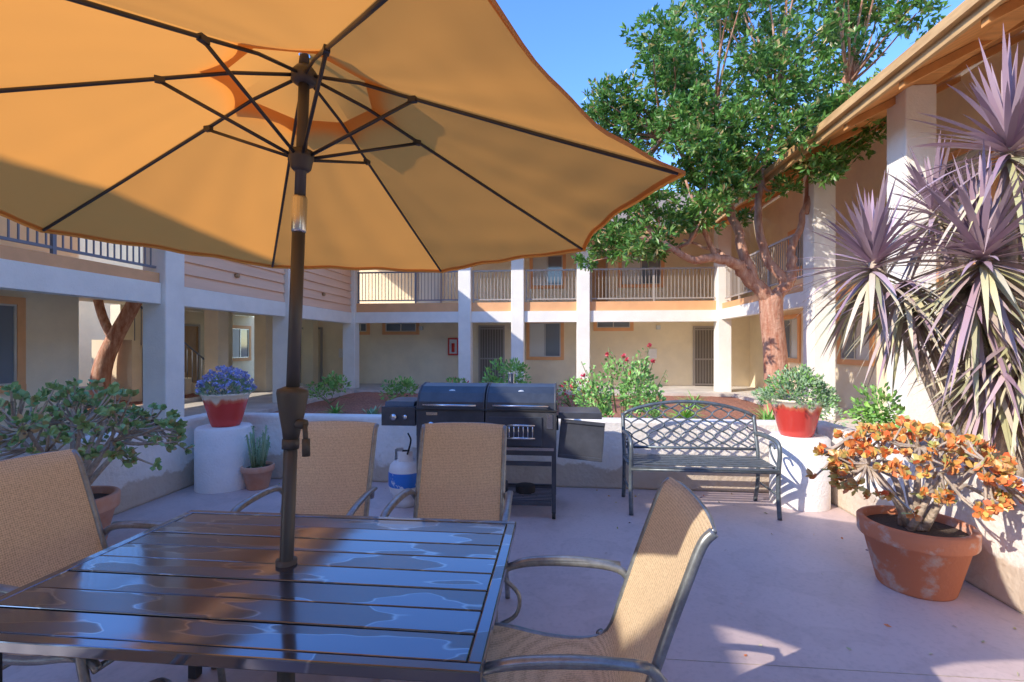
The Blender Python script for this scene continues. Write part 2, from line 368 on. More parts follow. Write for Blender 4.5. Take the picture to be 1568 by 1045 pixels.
def door(m,axis,plane,c,wd,h,sgn,mt,bars=False,z0=0.0):
    def B(a0,a1,d0,d1,q0,q1,mm):
        lo,hi=sorted((plane+sgn*d0,plane+sgn*d1))
        if axis=='y': m.box(a0,a1,lo,hi,q0,q1,mm)
        else: m.box(lo,hi,a0,a1,q0,q1,mm)
    B(c-wd/2,c+wd/2,0,.02,z0,z0+h,mt)
    for s_ in (-1,1): B(min(c+s_*wd/2,c+s_*(wd/2+.07)),max(c+s_*wd/2,c+s_*(wd/2+.07)),0,.05,z0,z0+h,'railtan')
    B(c-wd/2-.07,c+wd/2+.07,0,.05,z0+h,z0+h+.07,'railtan')
    if bars:
        q=c-wd/2+.06
        while q<c+wd/2-.04: B(q,q+.02,.03,.05,z0+.05,z0+h-.02,'railtan'); q+=.1
        for zz in (.05,.95,h-.08): B(c-wd/2,c+wd/2,.025,.055,z0+zz,z0+zz+.05,'railtan')
    else:
        for i in (0,1):
            B(c-wd*.36,c+wd*.36,.02,.03,z0+.2+i*h*.47,z0+h*.45+i*h*.47,mt)
fb=empty('unseen_shade_building')
m=MB(); m.box(-10.5,10,18,18.3,0,2.62,'stucco'); m.box(-10.5,10,18.0,18.3,2.8,6.2,'stucco'); m.build('walls',fb)
m=MB(); m.box(-6.95,5.0,15.86,16.14,2.24,2.60,'column'); m.build('beam',fb)
m=MB(); m.box(-6.95,5.0,15.92,16.1,2.603,2.90,'peach'); m.box(-6.95,9.9,16.1,18,2.62,2.8,'stucco'); m.build('balcony_slab',fb)
m=MB()
for x in (-7.08,-3.1,-1.34,.8,5.2): m.box(x-.21,x+.21,15.76,16.18,0,5.2,'column')
m.build('columns',fb,bevel=.02)
m=MB()
railing(m,'y',15.98,-6.85,-3.33,2.9,3.98,'rail'); 
for a,b in ((-2.87,-1.57),(-1.1,.57),(1.03,4.97)): railing(m,'y',15.98,a,b,2.9,3.98,'railtan')
m.build('railing',fb)
mf=MB(); mg=MB()
win(mf,mg,'y',18,-.5,1.15,1.05,2.3,-1)
win(mf,mg,'y',18,-6.0,1.2,2.0,2.32,-1,blind=False); win(mf,mg,'y',18,-7.6,.5,2.0,2.32,-1,blind=False)
win(mf,mg,'y',18,2.0,1.2,2.12,2.42,-1,blind=False)
win(mf,mg,'y',18,-.4,1.1,3.7,4.8,-1); win(mf,mg,'y',18,3.0,1.4,3.7,4.8,-1)
mf.build('window_trim',fb); mg.build('windows',fb)
m=MB()
door(m,'y',18,-2.5,.85,2.15,-1,'dark',True); door(m,'y',18,5.3,.8,2.1,-1,'dark',True); door(m,'y',18,-9.6,.8,2.1,-1,'stucco')
door(m,'y',18,-4.9,.85,2.1,-1,'blind',False,2.8); door(m,'y',18,1.3,.85,2.1,-1,'door',False,2.8)
m.build('doors',fb)
m=MB(); m.box(-4.15,-3.75,17.9,17.998,1.1,1.75,'red'); m.box(-4.09,-3.81,17.89,17.9,1.16,1.69,'blind'); m.tube([(-3.95,17.885,1.22),(-3.95,17.885,1.55)],.06,'red'); m.build('extinguisher_cabinet',fb)
m=MB()
for x in (-1.7,1.0,3.6,-5.2): m.box(x-.07,x+.07,17.88,17.998,2.05,2.2,'blind'); 
for x in (-8.3,3.4): m.box(x-.15,x+.15,17.93,17.998,1.0,1.35,'stucco_white')
m.build('wall_fixtures',fb,bevel=.01)
def roofpoly(mb,pts,m): mb.add(pts,[tuple(range(len(pts)))],m)
m=MB()
roofpoly(m,[(-5.6,15.0,4.9),(4.3,15.0,4.9),(9,20.5,7.6),(-11,20.5,7.6)],'soffit')
roofpoly(m,[(-5.6,14.95,5.06),(4.3,14.95,5.06),(9,20.5,7.8),(-11,20.5,7.8)],'shingle')
m.box(-5.6,4.3,14.9,14.95,4.86,5.08,'fascia')
m.build('roof',fb)
rb=empty('unseen_shade_building')
m=MB(); m.box(6.8,7.1,-4,18,0,6.05,'stucco'); m.build('walls',rb)
m=MB()
for y in (3.2,7.7,10.24): m.box(4.99,5.41,y-.21,y+.21,0,5.25,'column')
m.build('columns',rb,bevel=.02)
m=MB(); m.box(5.05,5.35,-4,15.7,5.252,5.40,'soffit'); m.box(6.6,6.798,-4,17.9,2.6,2.85,'peach')
m.box(5.1,5.3,10.45,15.75,2.3,2.62,'column'); m.box(5.12,6.6,10.45,15.75,2.622,2.8,'peach'); m.build('beams',rb)
m=MB(); railing(m,'x',5.2,10.5,15.7,2.85,3.95,'railtan'); m.build('railing',rb)
mf=MB(); mg=MB()
win(mf,mg,'x',6.8,11.8,1.1,1.15,2.15,-1); win(mf,mg,'x',6.8,14.9,.9,1.1,2.25,-1); win(mf,mg,'x',6.8,14.3,1.2,3.7,4.7,-1); win(mf,mg,'x',6.8,9.0,1.4,3.6,4.7,-1)
mf.build('window_trim',rb); mg.build('windows',rb)
m=MB()
roofpoly(m,[(4.3,-6,4.85),(4.3,15.0,4.85),(9,20,7.2),(9,-6,7.2)],'soffit')
roofpoly(m,[(4.22,-6,5.03),(4.22,15.0,5.03),(9,20.1,7.42),(9,-6,7.42)],'shingle')
m.box(4.25,4.30,-6,14.95,4.82,5.03,'fascia'); m.box(4.17,4.25,-6,14.9,4.93,5.05,'fascia')
y=-5.5
while y<14.8:
    m.add([(4.31,y,4.74),(4.31,y+.09,4.74),(6.8,y+.09,5.98),(6.8,y,5.98),(4.31,y,4.85),(4.31,y+.09,4.85),(6.8,y+.09,6.09),(6.8,y,6.09)],[(0,1,2,3),(0,4,5,1),(1,5,6,2),(0,3,7,4)],'soffit'); y+=1.2
m.build('roof',rb)
lb=empty('unseen_shade_building')
m=MB(); m.box(-9.1,-8.8,-4,8.1,0,6.2,'stucco'); m.box(-12.3,-12,12.2,24,0,2.6,'stucco'); m.box(-12,-9.1,7.9,8.1,0,2.6,'stucco'); m.box(-17.3,-17,0,24,0,5.5,'stucco'); m.box(-12.3,-10.5,22,22.2,0,2.6,'stucco')
m.build('walls',lb)
m=MB()
for y in (3.0,8.1,12.0): m.box(-7.33,-6.88,y-.22,y+.22,0,5.2,'column')
for x,y in ((-9.1,12.1),(-9.5,14.8),(-9.4,17.6),(-11.4,15.5)): m.box(x-.2,x+.2,y-.2,y+.2,0,2.6,'stucco')
m.build('columns',lb,bevel=.02)
m=MB(); 
for a,b in ((-4,7.87),(8.33,11.77),(12.23,15.75)): m.box(-7.24,-6.96,a,b,2.22,2.58,'column')
m.box(-12,-7.0,8.1,17.9,2.602,2.72,'stucco'); m.box(-8.8,-7.2,-4,8.1,2.602,2.70,'stucco'); m.box(-7.2,-6.99,-4,7.87,2.583,2.76,'peach'); m.build('beams',lb)
m=MB(); 
for a,b in ((8.33,11.77),(12.23,15.75)):
    z=2.585
    while z<5.1:
        m.add([(-6.97,a,z),(-6.97,b,z),(-7.02,b,z+.24),(-7.02,a,z+.24),(-7.02,a,z),(-7.02,b,z)],[(0,1,2,3),(0,4,5,1)],'siding'); z+=.24
    m.box(-7.2,-7.03,a,b,2.585,5.2,'siding')
for y in (9.9,13.8): m.tube([(-7.0,y,3.0),(-6.93,y,3.0)],.05,'door')
m.build('siding',lb)
m=MB(); railing(m,'x',-7.06,-3.9,7.86,2.76,3.86,'rail'); m.build('railing',lb)
mf=MB(); mg=MB(); win(mf,mg,'x',-8.8,6.4,1.3,.85,2.15,1); win(mf,mg,'x',-12,17.2,1.0,1.0,2.1,1); win(mf,mg,'x',-8.8,5.5,1.3,3.6,4.6,1)
mf.build('window_trim',lb); mg.build('windows',lb)
m=MB(); door(m,'x',-12,14.6,.9,2.1,1,'door'); door(m,'x',-12,19.5,.9,2.1,1,'door'); m.build('doors',lb)
m=MB()
roofpoly(m,[(-5.6,-6,4.9),(-11,-6,7.6),(-11,20.5,7.6),(-5.6,15,4.9)],'soffit'); roofpoly(m,[(-5.52,-6,5.08),(-11,-6,7.8),(-11,20.6,7.8),(-5.52,15,5.08)],'shingle')
m.box(-5.6,-5.54,-6,14.95,4.88,5.09,'fascia'); m.build('roof',lb)
bb=empty('unseen_shade_building')  # unseen building behind the camera, added so its eave shades the patio floor
m=MB(); m.box(-8,6.5,-6.2,-6,0,5.6,'stucco'); m.build('walls',bb)
m=MB(); roofpoly(m,[(-8,-2.6,4.95),(6.5,-2.6,4.95),(6.5,-7,7.0),(-8,-7,7.0)],'shingle'); m.box(-8,6.5,-2.65,-2.6,4.8,5.0,'fascia'); m.build('roof',bb)
m=MB()
for x in (-7,-3.5,0,3.5): m.box(x-.2,x+.2,-4.6,-4.2,0,5.3,'column')
m.build('columns',bb)
st=MB()
for i in range(9): st.box(-11.6,-10.5,11.0+i*.28,11.28+i*.28+.02,.0,.18*(9-i),'stucco')
st.tube([(-10.48,11.0,2.6),(-10.48,13.6,.95)],.025,'rail')
for i in range(14): st.tube([(-10.48,11.05+i*.19,2.56-i*.12),(-10.48,11.05+i*.19,1.6-i*.118)],.01,'rail',n=5)
st.build('exterior_staircase')
# ------------------------------------------------------------ umbrella
um=empty('patio_umbrella')
pb=Vector((-.965,1.635,0)); pt=Vector((-.905,1.65,2.465))
def PZ(z):
    t=max(0,(z-.7))/1.765; return Vector((pb.x+(pt.x-pb.x)*t,pb.y+(pt.y-pb.y)*t,z))
m=MB()
m.tube([PZ(.05),PZ(.7),PZ(1.3)],.0235,'pole',n=16); m.tube([PZ(1.3),PZ(1.9)],.0225,'pole',n=16); m.tube([PZ(1.9),PZ(1.91),PZ(2.02),PZ(2.03)],[.023,.026,.026,.023],'steel',n=16)
m.tube([PZ(2.03),PZ(2.5)],.019,'pole',n=16)
m.tube([PZ(.70),PZ(.735)],.036,'poledark',n=16)
m.build('pole',um)
m=MB()
m.tube([PZ(1.16),PZ(1.2),PZ(1.25),PZ(1.325),PZ(1.34),PZ(1.35)],[.026,.032,.042,.054,.052,.028],'poledark',n=16)
c=PZ(1.22); m.tube([c,c+Vector((.06,-.02,0))],.018,'poledark'); m.tube([c+Vector((.06,-.02,0)),c+Vector((.068,-.025,-.07))],.009,'poledark'); m.tube([c+Vector((.068,-.025,-.05)),c+Vector((.068,-.025,-.11))],.014,'poledark')
m.tube([PZ(1.13),PZ(1.165)],.03,'pole')
m.build('crank_housing',um)
TH=[math.radians(81.5+45*k) for k in range(8)]
def ribpt(th,r,up=0):
    tl=-.045*math.sin(th-YAW)
    prof=[(0,2.465),(.22,2.405),(.42,2.325),(.85,2.155),(1.29,1.985)]
    for i in range(4):
        if r<=prof[i+1][0]+1e-6:
            t=(r-prof[i][0])/(prof[i+1][0]-prof[i][0]); z=prof[i][1]+t*(prof[i+1][1]-prof[i][1]); break
    return Vector((pt.x+r*math.cos(th),pt.y+r*math.sin(th),z+tl*r/1.29+up))
m=MB()
for th in TH:
    m.tube([ribpt(th,r) for r in (.02,.22,.42,.85,1.27)],.0062,'rib',n=6)
    m.tube([PZ(2.17)+Vector((.03*math.cos(th),.03*math.sin(th),0)),ribpt(th,.42,-.008)],.0062,'rib',n=6)
    m.box(-.014,.014,-.009,.009,-.009,.009,'rib',Matrix.Translation(ribpt(th,.42,-.004))@Matrix.Rotation(th,4,'Z'))
m.tube([PZ(2.12),PZ(2.13),PZ(2.16),PZ(2.165),PZ(2.19)],[.026,.035,.04,.043,.043],'poledark',n=16)
m.tube([PZ(2.43),PZ(2.44),PZ(2.47),PZ(2.49)],[.03,.045,.045,.03],'poledark',n=16)
m.build('ribs_and_hub',um)
m=MB()
R1=1.29
for k in range(8):
    a,b=TH[k],TH[k]+math.pi/4
    def fn(u,v,a=a,b=b,k=k):
        r=.24+(R1-.24)*v
        p=ribpt(a,r,.012)*(1-u)+ribpt(b,r,.012)*u
        q=4*u*(1-u)
        c=Vector((pt.x,pt.y,p.z)); e=.06*q*(v**4)
        p=p+(c-p)*e; p.z-= .022*q*v*(1.15-v)*2
        p.z+=.004*math.sin(v*30+k*1.7+u*6)*q*v*(1-q*.6)+.0045*math.sin(u*20+v*7+k)*q*v
        return p
    m.grid(fn,18,26,'cloth')
    def fh(u,v,a=a,b=b,fn=fn):
        p=fn(u,1); p=p+Vector((0,0,-.012*v)); return p
    m.grid(fh,18,1,'cloth')
    def fd(u,v,fn=fn): return fn(u,.982+.018*v)+Vector((0,0,-.003))
    m.grid(fd,18,1,'cloth')
m.build('canopy',um)
m=MB()
for k in range(8):
    a,b=TH[k],TH[k]+math.pi/4
    def fv(u,v,a=a,b=b):
        r=.02+.33*v
        p=ribpt(a,min(r,.5),.0)*(1-u)+ribpt(b,min(r,.5),.0)*u
        q=4*u*(1-u); p.z+=.045+.03*(1-v)+.02*q*v
        c=Vector((pt.x,pt.y,p.z)); return p+(c-p)*(.12*q*v)
    m.grid(fv,10,6,'cloth')
m.tube([Vector((pt.x,pt.y,2.5)),Vector((pt.x,pt.y,2.6))],[.02,.008],'poledark')
m.build('vent_cap',um)
m=MB(); m.lathe([(0,.09),(.05,.09),(.06,.05),(.20,.045),(.235,.03),(.24,.009)],'poledark',pb.x,pb.y); m.tube([(pb.x,pb.y,.05),(pb.x,pb.y,.4)],.03,'poledark',n=14); m.build('base',um)
# ------------------------------------------------------------ table
tb=empty('patio_table')
X0,X1,Y0,Y1=-1.725,-.185,1.135,2.125; ZT=.72
n=8; sw=(Y1-Y0-.07)/n
for i in range(n):
    m=MB(); a=Y0+.035+i*sw
    m.box(X0+.04,X1-.04,-sw/2+.003,sw/2-.003,-.016,0,'table')
    o=m.build('top_slat',tb,bevel=.003,loc=(0,a+sw/2,ZT)); o.rotation_euler=(math.radians(U(-.25,.25)),math.radians(U(-.1,.1)),0)
m=MB()
m.box(X0,X1,Y0,Y0+.034,ZT-.032,ZT+.001,'table'); m.box(X0,X1,Y1-.034,Y1,ZT-.032,ZT+.001,'table')
m.box(X0,X0+.038,Y0+.0345,Y1-.0345,ZT-.032,ZT+.001,'table'); m.box(X1-.038,X1,Y0+.0345,Y1-.0345,ZT-.032,ZT+.001,'table')
m.box(X0+.05,X1-.05,Y0+.05,Y1-.05,ZT-.030,ZT-.022,'rubber')
m.build('top_frame',tb,bevel=.004)
m=MB()
for x in (X0+.10,X1-.10):
    for y in (Y0+.10,Y1-.10): m.box(x-.02,x+.02,y-.02,y+.02,.01,ZT-.033,'rib')
    m.box(x-.012,x+.012,Y0+.12,Y1-.12,ZT-.085,ZT-.05,'rib')
for y in (Y0+.10,Y1-.10): m.box(X0+.12,X1-.12,y-.012,y+.012,ZT-.085,ZT-.05,'rib')
m.build('legs',tb,bevel=.003)
# ------------------------------------------------------------ sling chairs
def chair_mesh():
    m=MB()
    hw=.245
    side=[(-.455,1.0),(-.425,.965),(-.385,.86),(-.335,.72),(-.285,.57),(-.235,.44),(-.15,.40),(0,.405),(.14,.43),(.22,.43),(.26,.40)]
    sc=[ (p.y,p.z) for p in curve([(0,a,b) for a,b in side],4)]
    for s_ in (-1,1):
        m.tube([(s_*hw,a,b) for a,b in sc],.015,'frame',n=8)
        arm=curve([(s_*(hw+.012),-.325,.60),(s_*(hw+.03),-.27,.655),(s_*(hw+.045),-.12,.665),(s_*(hw+.05),.06,.655),(s_*(hw+.045),.16,.625),(s_*(hw+.03),.20,.56),(s_*(hw+.02),.22,.42),(s_*(hw+.02),.27,.2),(s_*(hw+.02),.30,.0)],5)
        m.tube(arm,.015,'frame',n=8)
        m.tube(curve([(s_*(hw+.045),-.28,.664),(s_*(hw+.05),-.12,.675),(s_*(hw+.055),.06,.664),(s_*(hw+.05),.15,.633)],4),.010,'frame',n=8,flat=1.9)
        m.tube(curve([(s_*(hw+.035),.16,.60),(s_*(hw+.03),.10,.54),(s_*(hw+.02),.11,.47),(s_*(hw+.01),.18,.43)],4),.008,'frame',n=6)
        m.tube(curve([(s_*(hw+.012),-.20,.43),(s_*(hw+.016),-.27,.30),(s_*(hw+.02),-.36,.12),(s_*(hw+.02),-.42,.0)],4),.015,'frame',n=8)
        m.tube([(s_*(hw+.01),-.27,.24),(s_*(hw+.01),.26,.24)],.010,'frame',n=6)
    for a,b in ((.24,.395),(-.20,.385)): m.tube([(-hw,a,b),(hw,a,b)],.012,'frame',n=8)
    m.tube(curve([(-hw,-.455,1.0),(-.12,-.472,1.012),(.12,-.472,1.012),(hw,-.455,1.0)],4),.008,'frame',n=8)
    m.tube([(-hw,-.36,.24),(hw,-.36,.24)],.010,'frame',n=6)
    N_=len(sc)-1
    def fn(u,v):
        i=min(N_-1,int(v*(N_-2))); f=v*(N_-2)-i
        a=sc[i][0]*(1-f)+sc[i+1][0]*f; b=sc[i][1]*(1-f)+sc[i+1][1]*f
        q=4*u*(1-u)
        dy,dz=(-.018,-.004) if v<.42 else (0,-.022)
        return (-hw+2*hw*u,a+dy*q+.004,b+dz*q+.012+(.012*q if v<.03 else 0))
    m.grid(fn,10,34,'sling')
    ob=m.build('sling_chair'); return ob
ch=chair_mesh()
cl=[(-.555,2.41,math.pi+.02),(-1.33,2.40,math.pi+.05),(-.05,1.555,math.pi/2+.0),(-1.78,1.74,-math.pi/2-.06),(-1.30,.98,.0)]
for i,(x,y,r) in enumerate(cl):
    o=ch if i==0 else bpy.data.objects.new('sling_chair',ch.data)
    if i: scene.collection.objects.link(o)
    o.location=(x,y,.009); o.rotation_euler=(0,0,r)
# ------------------------------------------------------------ bench
m=MB(); hw=.62
def arch(x): 
    t=abs(x)/hw; return .80+.13*(1-t**2)**.8 if t<1 else .80
for s_ in (-1,1):
    m.tube(curve([(s_*hw,.0,0),(s_*hw,.03,.2),(s_*hw,.02,.42),(s_*hw,.0,.56),(s_*hw,.04,.645),(s_*hw,.2,.66),(s_*hw,.40,.655),(s_*hw,.50,.64)],5),.019,'benchm',n=8,flat=1.2)
    m.tube(curve([(s_*hw,.52,0),(s_*hw,.46,.2),(s_*hw,.45,.42),(s_*hw,.50,.62),(s_*hw,.555,.81)],5),.019,'benchm',n=8)
    m.tube([(s_*hw,.02,.42),(s_*hw,.46,.41)],.016,'benchm',n=8)
    m.tube(curve([(s_*hw,.03,.44),(s_*hw,.14,.50),(s_*hw,.20,.58),(s_*hw,.14,.62),(s_*hw,.10,.58)],4),.010,'benchm',n=6)
    m.tube([(s_*hw,.03,.2),(s_*hw,.47,.2)],.010,'benchm',n=6)
def by(z): return .455+(z-.45)*.28
m.tube([(x,by(arch(x)),arch(x)) for x in [(-hw+2*hw*i/24) for i in range(25)]],.017,'benchm',n=8)
m.tube([(-hw,by(.5),.50),(hw,by(.5),.50)],.014,'benchm',n=8)
nc=8; cw=2*hw/nc
for i in range(nc+1):
    for ph in (0,1):
        xc=-hw+i*cw; pts=[]
        z=.50
        while z<.96:
            x=xc+(cw*.5)*math.cos((z-.50)/.105*math.pi+ph*math.pi)
            if -hw<=x<=hw and z<=arch(x): pts.append((x,by(z)+(.004 if ph else -.004),z))
            else:
                if len(pts)>2: m.tube(pts,.008,'benchm',n=5)
                pts=[]
            z+=.0105
        if len(pts)>2: m.tube(pts,.008,'benchm',n=5)
for i in range(7):
    y=.01+i*.072
    m.box(-hw,hw,y-.024,y+.024,.425-(.012 if i in(0,) else 0),.435-(.012 if i==0 else 0),'benchm')
m.tube([(-hw,.0,.40),(hw,.0,.40)],.014,'benchm',n=8)
m.build('park_bench',loc=(1.254,4.31,.009))
# ------------------------------------------------------------ grill
gr=empty('barbecue_grill')
G=MB()
prof=[(4.14,.93),(4.15,1.0),(4.20,1.075),(4.29,1.125),(4.40,1.145),(4.55,1.135),(4.64,1.07),(4.68,.93)]
for a,b in ((-1.235,-.645),(-.625,-.025)):
    G.prism(prof,a,b,'grill'); 
    for q in (a-.006,b-.012): G.prism([(y+(.0 if y>4.4 else -.006),z+(.006 if z>.94 else 0)) for y,z in prof],q,q+.018,'grillp')
G.build('lids',gr,bevel=.008)
G=MB()
for a,b in ((-1.235,-.645),(-.625,-.025)):
    G.tube([(a+.06,4.10,.975),(b-.06,4.10,.975)],.010,'steel',n=10)
    for q in (a+.08,b-.08): G.tube([(q,4.10,.975),(q,4.15,.975)],.012,'rubber')
    c=(a+b)/2; G.tube([(c,4.232,1.06),(c,4.215,1.075)],.04,'steel',n=16); G.tube([(c,4.216,1.076),(c,4.214,1.078)],.032,'blind',n=16)
for q in (-1.10,-.955,-.81): G.tube([(q,4.13,.80),(q,4.085,.80)],.032,'steel',n=16); G.tube([(q,4.085,.80),(q,4.07,.80)],.022,'grill',n=12)
G.tube([(-1.45,4.17,.86),(-1.45,4.13,.86)],.028,'steel',n=16); G.tube([(-1.35,4.17,.86),(-1.35,4.15,.86)],.02,'steel',n=16)
for i in range(6): G.tube([(-.42+i*.04,4.11,.70),(-.42+i*.04,4.11,.81)],.006,'steel',n=6)
G.tube([(-.44,4.11,.81),(-.20,4.11,.81)],.01,'steel'); G.tube([(-.44,4.11,.70),(-.20,4.11,.70)],.01,'steel')
G.box(-.10,-.05,4.125,4.13,.78,.90,'steel'); G.box(-.62,-.04,4.095,4.105,.60,.625,'steel'); G.box(-1.15,-1.05,4.125,4.1295,.885,.91,'steel')
G.build('handles_knobs',gr)
G=MB()
G.box(-1.24,-.64,4.13,4.68,.70,.928,'grill'); G.box(-.63,-.02,4.13,4.68,.55,.928,'grillp'); G.box(-.60,-.14,4.118,4.128,.63,.88,'grill')
G.box(-1.20,-.66,4.2,4.6,.56,.70,'grillp'); G.box(-1.25,-.01,4.12,4.7,.925,.94,'rubber')
G.build('firebox',gr,bevel=.006)
G=MB()
for x in (-1.22,-.04):
    for y in (4.15,4.66): G.box(x-.018,x+.018,y-.018,y+.018,.06,.92,'grillp')
for z in (.46,.12):
    G.box(-1.20,-.06,4.135,4.165,z,z+.035,'grillp'); G.box(-1.20,-.06,4.65,4.68,z,z+.035,'grillp')
    for x in (-1.22,-.04): G.box(x-.012,x+.012,4.17,4.64,z,z+.03,'grillp')
for i in range(12): G.box(-1.20,-.06,4.18+i*.04,4.195+i*.04,.135,.142,'grillp')
G.tube([(-.5,4.3,.16),(-.5,4.3,.28)],.05,'grill',n=12); G.tube([(-.3,4.4,.16),(-.3,4.4,.22)],.09,'rubber',n=14)
for x in (-1.22,-.04):
    for y in (4.15,4.66): G.tube([(x-.015,y,.045),(x+.015,y,.045)],.036,'rubber',n=14)
G.build('cart',gr,bevel=.003)
G=MB()
G.box(-1.57,-1.26,4.17,4.62,.78,.95,'grill'); G.prism([(4.19,.952),(4.22,.99),(4.58,.99),(4.6,.952)],-1.55,-1.28,'grillp')
G.box(-.0,.37,4.2,4.62,.885,.91,'grill'); G.box(.0,.37,4.185,4.2,.86,.915,'grillp')
X_=Matrix.Translation((.0,4.21,.86))@Matrix.Rotation(math.radians(5),4,'Y')@Matrix.Rotation(math.radians(-6),4,'X')
G.box(.02,.40,0,.018,-.33,-.0,'grillp',X_); G.box(.02,.40,-.012,0,-.03,0,'grillp',X_); G.box(.02,.40,-.012,0,-.33,-.30,'grillp',X_)
G.box(-.018,-.0,4.25,4.3,.75,.88,'grill')
G.tube([(-.45,4.6,1.12),(-.45,4.6,1.22),(-.45,4.6,1.23)],[.03,.03,.04],'steel',n=12)
G.build('side_shelves',gr,bevel=.004)
T=MB()
T.lathe([(.0,.16),(.10,.16),(.115,.17),(.11,.19),(.145,.23),(.155,.28),(.155,.42),(.145,.47),(.10,.515),(.03,.53),(0,.53)],'tank')
T.lathe([(.1565,.285),(.158,.29),(.158,.41),(.1565,.415)],'label')
T.lathe([(.11,.10),(.115,.10),(.115,.17)],'tank')
for k in range(3):
    a=k*2.09; T.grid(lambda u,v,a=a:(.10*math.cos(a+u*1.5),.10*math.sin(a+u*1.5),.50+.11*v),8,1,'tank')
T.tube([(0,0,.52),(0,0,.57)],.022,'steel'); T.tube([(-.03,0,.585),(.03,0,.585)],.02,'rubber')
T.tube(curve([(.02,-.02,.56),(.05,-.10,.60),(.06,-.04,.70),(.02,0,.76)],5),.008,'rubber',n=6)
T.build('propane_tank',loc=(-1.42,4.40,-.088))
# ------------------------------------------------------------ pots & pedestals
def pedestal(x,y,r,h):
    m=MB(); m.lathe([(r,.0),(r,h-.02),(r-.02,h),(0,h)],'stucco_white',n=48); m.build('plaster_pedestal',loc=(x,y,.009))
pedestal(-3.50,4.77,.265,.64); pedestal(2.255,4.79,.25,.64)
def redpot(x,y):
    m=MB(); m.lathe([(0,0),(.13,0),(.145,.03),(.20,.24),(.222,.32),(.235,.325),(.235,.345),(.21,.345),(.20,.30)],'redpot',n=40); m.disk(0,0,.31,.205,'soil')
    m.build('red_glazed_pot',loc=(x,y,.65))
redpot(-3.48,4.77); redpot(2.22,4.77)
def tpot(x,y,r,h,mt='terra',name='terracotta_pot'):
    m=MB(); m.lathe([(0,0),(r*.66,0),(r*.68,.01),(r*.92,h*.74),(r,h*.75),(r*1.02,h*.78),(r*1.03,h*.98),(r*1.0,h),(r*.9,h),(r*.88,h*.85)],mt,n=48); m.disk(0,0,h*.88,r*.9,'soil')
    m.build(name,loc=(x,y,.009))
tpot(2.20,3.22,.29,.40,'terra_old'); tpot(-3.42,3.10,.26,.42); tpot(-3.12,4.76,.155,.24)
# ------------------------------------------------------------ plants
def jade(name,x,y,z,rad,hgt,mt,ntip=150,ls=.05,npt=9):
    m=MB(); base=Vector((0,0,0))
    mains=[]
    for k in range(12):
        a=k*2.4; r=rad*U(.25,.8); e=Vector((r*math.cos(a),r*math.sin(a),hgt*U(.45,.8)))
        m.tube(curve([base+Vector((U(-.05,.05),U(-.05,.05),0)),e*.45+Vector((0,0,.02)),e],4),[.024-.013*i/8 for i in range(9)],'bark2',n=6); mains.append(e)
    for i in range(ntip):
        d=sph(); d.z=abs(d.z)*1.0-.2*R(); rr=U(.72,1.05)
        p=Vector((d.x*rad*rr,d.y*rad*rr,hgt*.42+d.z*hgt*.58*rr))
        e=min(mains,key=lambda q:(q-p).length)
        m.tube([e,e*.4+p*.6+Vector((0,0,-.02)),p],[.010,.008,.006],'bark2',n=4,cap=False)
        for j in range(npt):
            dd=(sph()+d*.7+Vector((0,0,.4))); m.oval(p+sph()*.01,dd,ls*U(.6,1.15),ls*.62,mt)
    m.build(name,loc=(x,y,z))
jade('jade_plant_orange',2.20,3.22,.36,.52,.68,L_orange,185,.055,9)
jade('jade_plant',-3.42,3.10,.38,.66,.86,L_jade,210,.058,9)
def bush(name,x,y,z,rx,rz,n,ls,mts,stems=12,ratio=.5):
    m=MB()
    for k in range(stems):
        d=sph(); d.z=abs(d.z); m.tube([(0,0,0),(d.x*rx*.4,d.y*rx*.4,rz*.5),(d.x*rx*.85,d.y*rx*.85,rz*(.4+1.2*d.z)*.9)],[.012,.008,.004],'stem',n=4,cap=False)
    cl=[(sph(),U(.2,.45)) for _ in range(14)]
    for i in range(n):
        c,r=random.choice(cl); c2=Vector((c.x*rx*.7,c.y*rx*.7,rz*(1+c.z*.65)))
        d=sph(); q=U(.5,1); p=c2+Vector((d.x*rx*r*q,d.y*rx*r*q,d.z*rz*r*q*1.2))
        mt=mts[0] if (len(mts)==1 or R()<.8) else mts[1]
        m.leaf(p,d+Vector((0,0,.4)),ls*U(.6,1.3),ls*ratio,mt)
    m.build(name,loc=(x,y,z))
def tuft(name,x,y,z,n,L,w,mt,droop=.5,up=.8,spread=.05):
    m=MB()
    for i in range(n):
        a=U(0,6.283); e=U(.1,1.3) ; d=Vector((math.cos(a)*math.cos(e),math.sin(a)*math.cos(e),math.sin(e)*up))
        m.blade(Vector((U(-spread,spread),U(-spread,spread),0)),d,L*U(.6,1.1),w,droop*U(.3,1.2),mt,4)
    m.build(name,loc=(x,y,z))
m=MB()
for i in range(900):
    d=sph(); d.z=abs(d.z); p=Vector((d.x*.27*U(.5,1),d.y*.27*U(.5,1),.02+d.z*.2*U(.5,1))); m.leaf(p,d+Vector((0,0,.6)),.045,.014,L_grey)
for i in range(200):
    d=sph(); d.z=abs(d.z); p=Vector((d.x*.29*U(.7,1),d.y*.29*U(.7,1),.06+d.z*.26*U(.7,1)))
    for j in range(6): m.leaf(p,sph()+Vector((0,0,.3)),.028,.022,L_lav)
m.build('lavender_plant',loc=(-3.48,4.77,.96))
m=MB()
for i in range(380):
    d=sph(); d.z=abs(d.z); p=Vector((d.x*.36*U(.4,1),d.y*.36*U(.4,1),d.z*.34*U(.6,1)))
    for j in range(7): m.leaf(p+sph()*.02,d+sph()*.8+Vector((0,0,.3)),.04,.018,L_grey if R()<.7 else L_green)
m.build('sage_plant',loc=(2.22,4.77,.95))
m=MB()
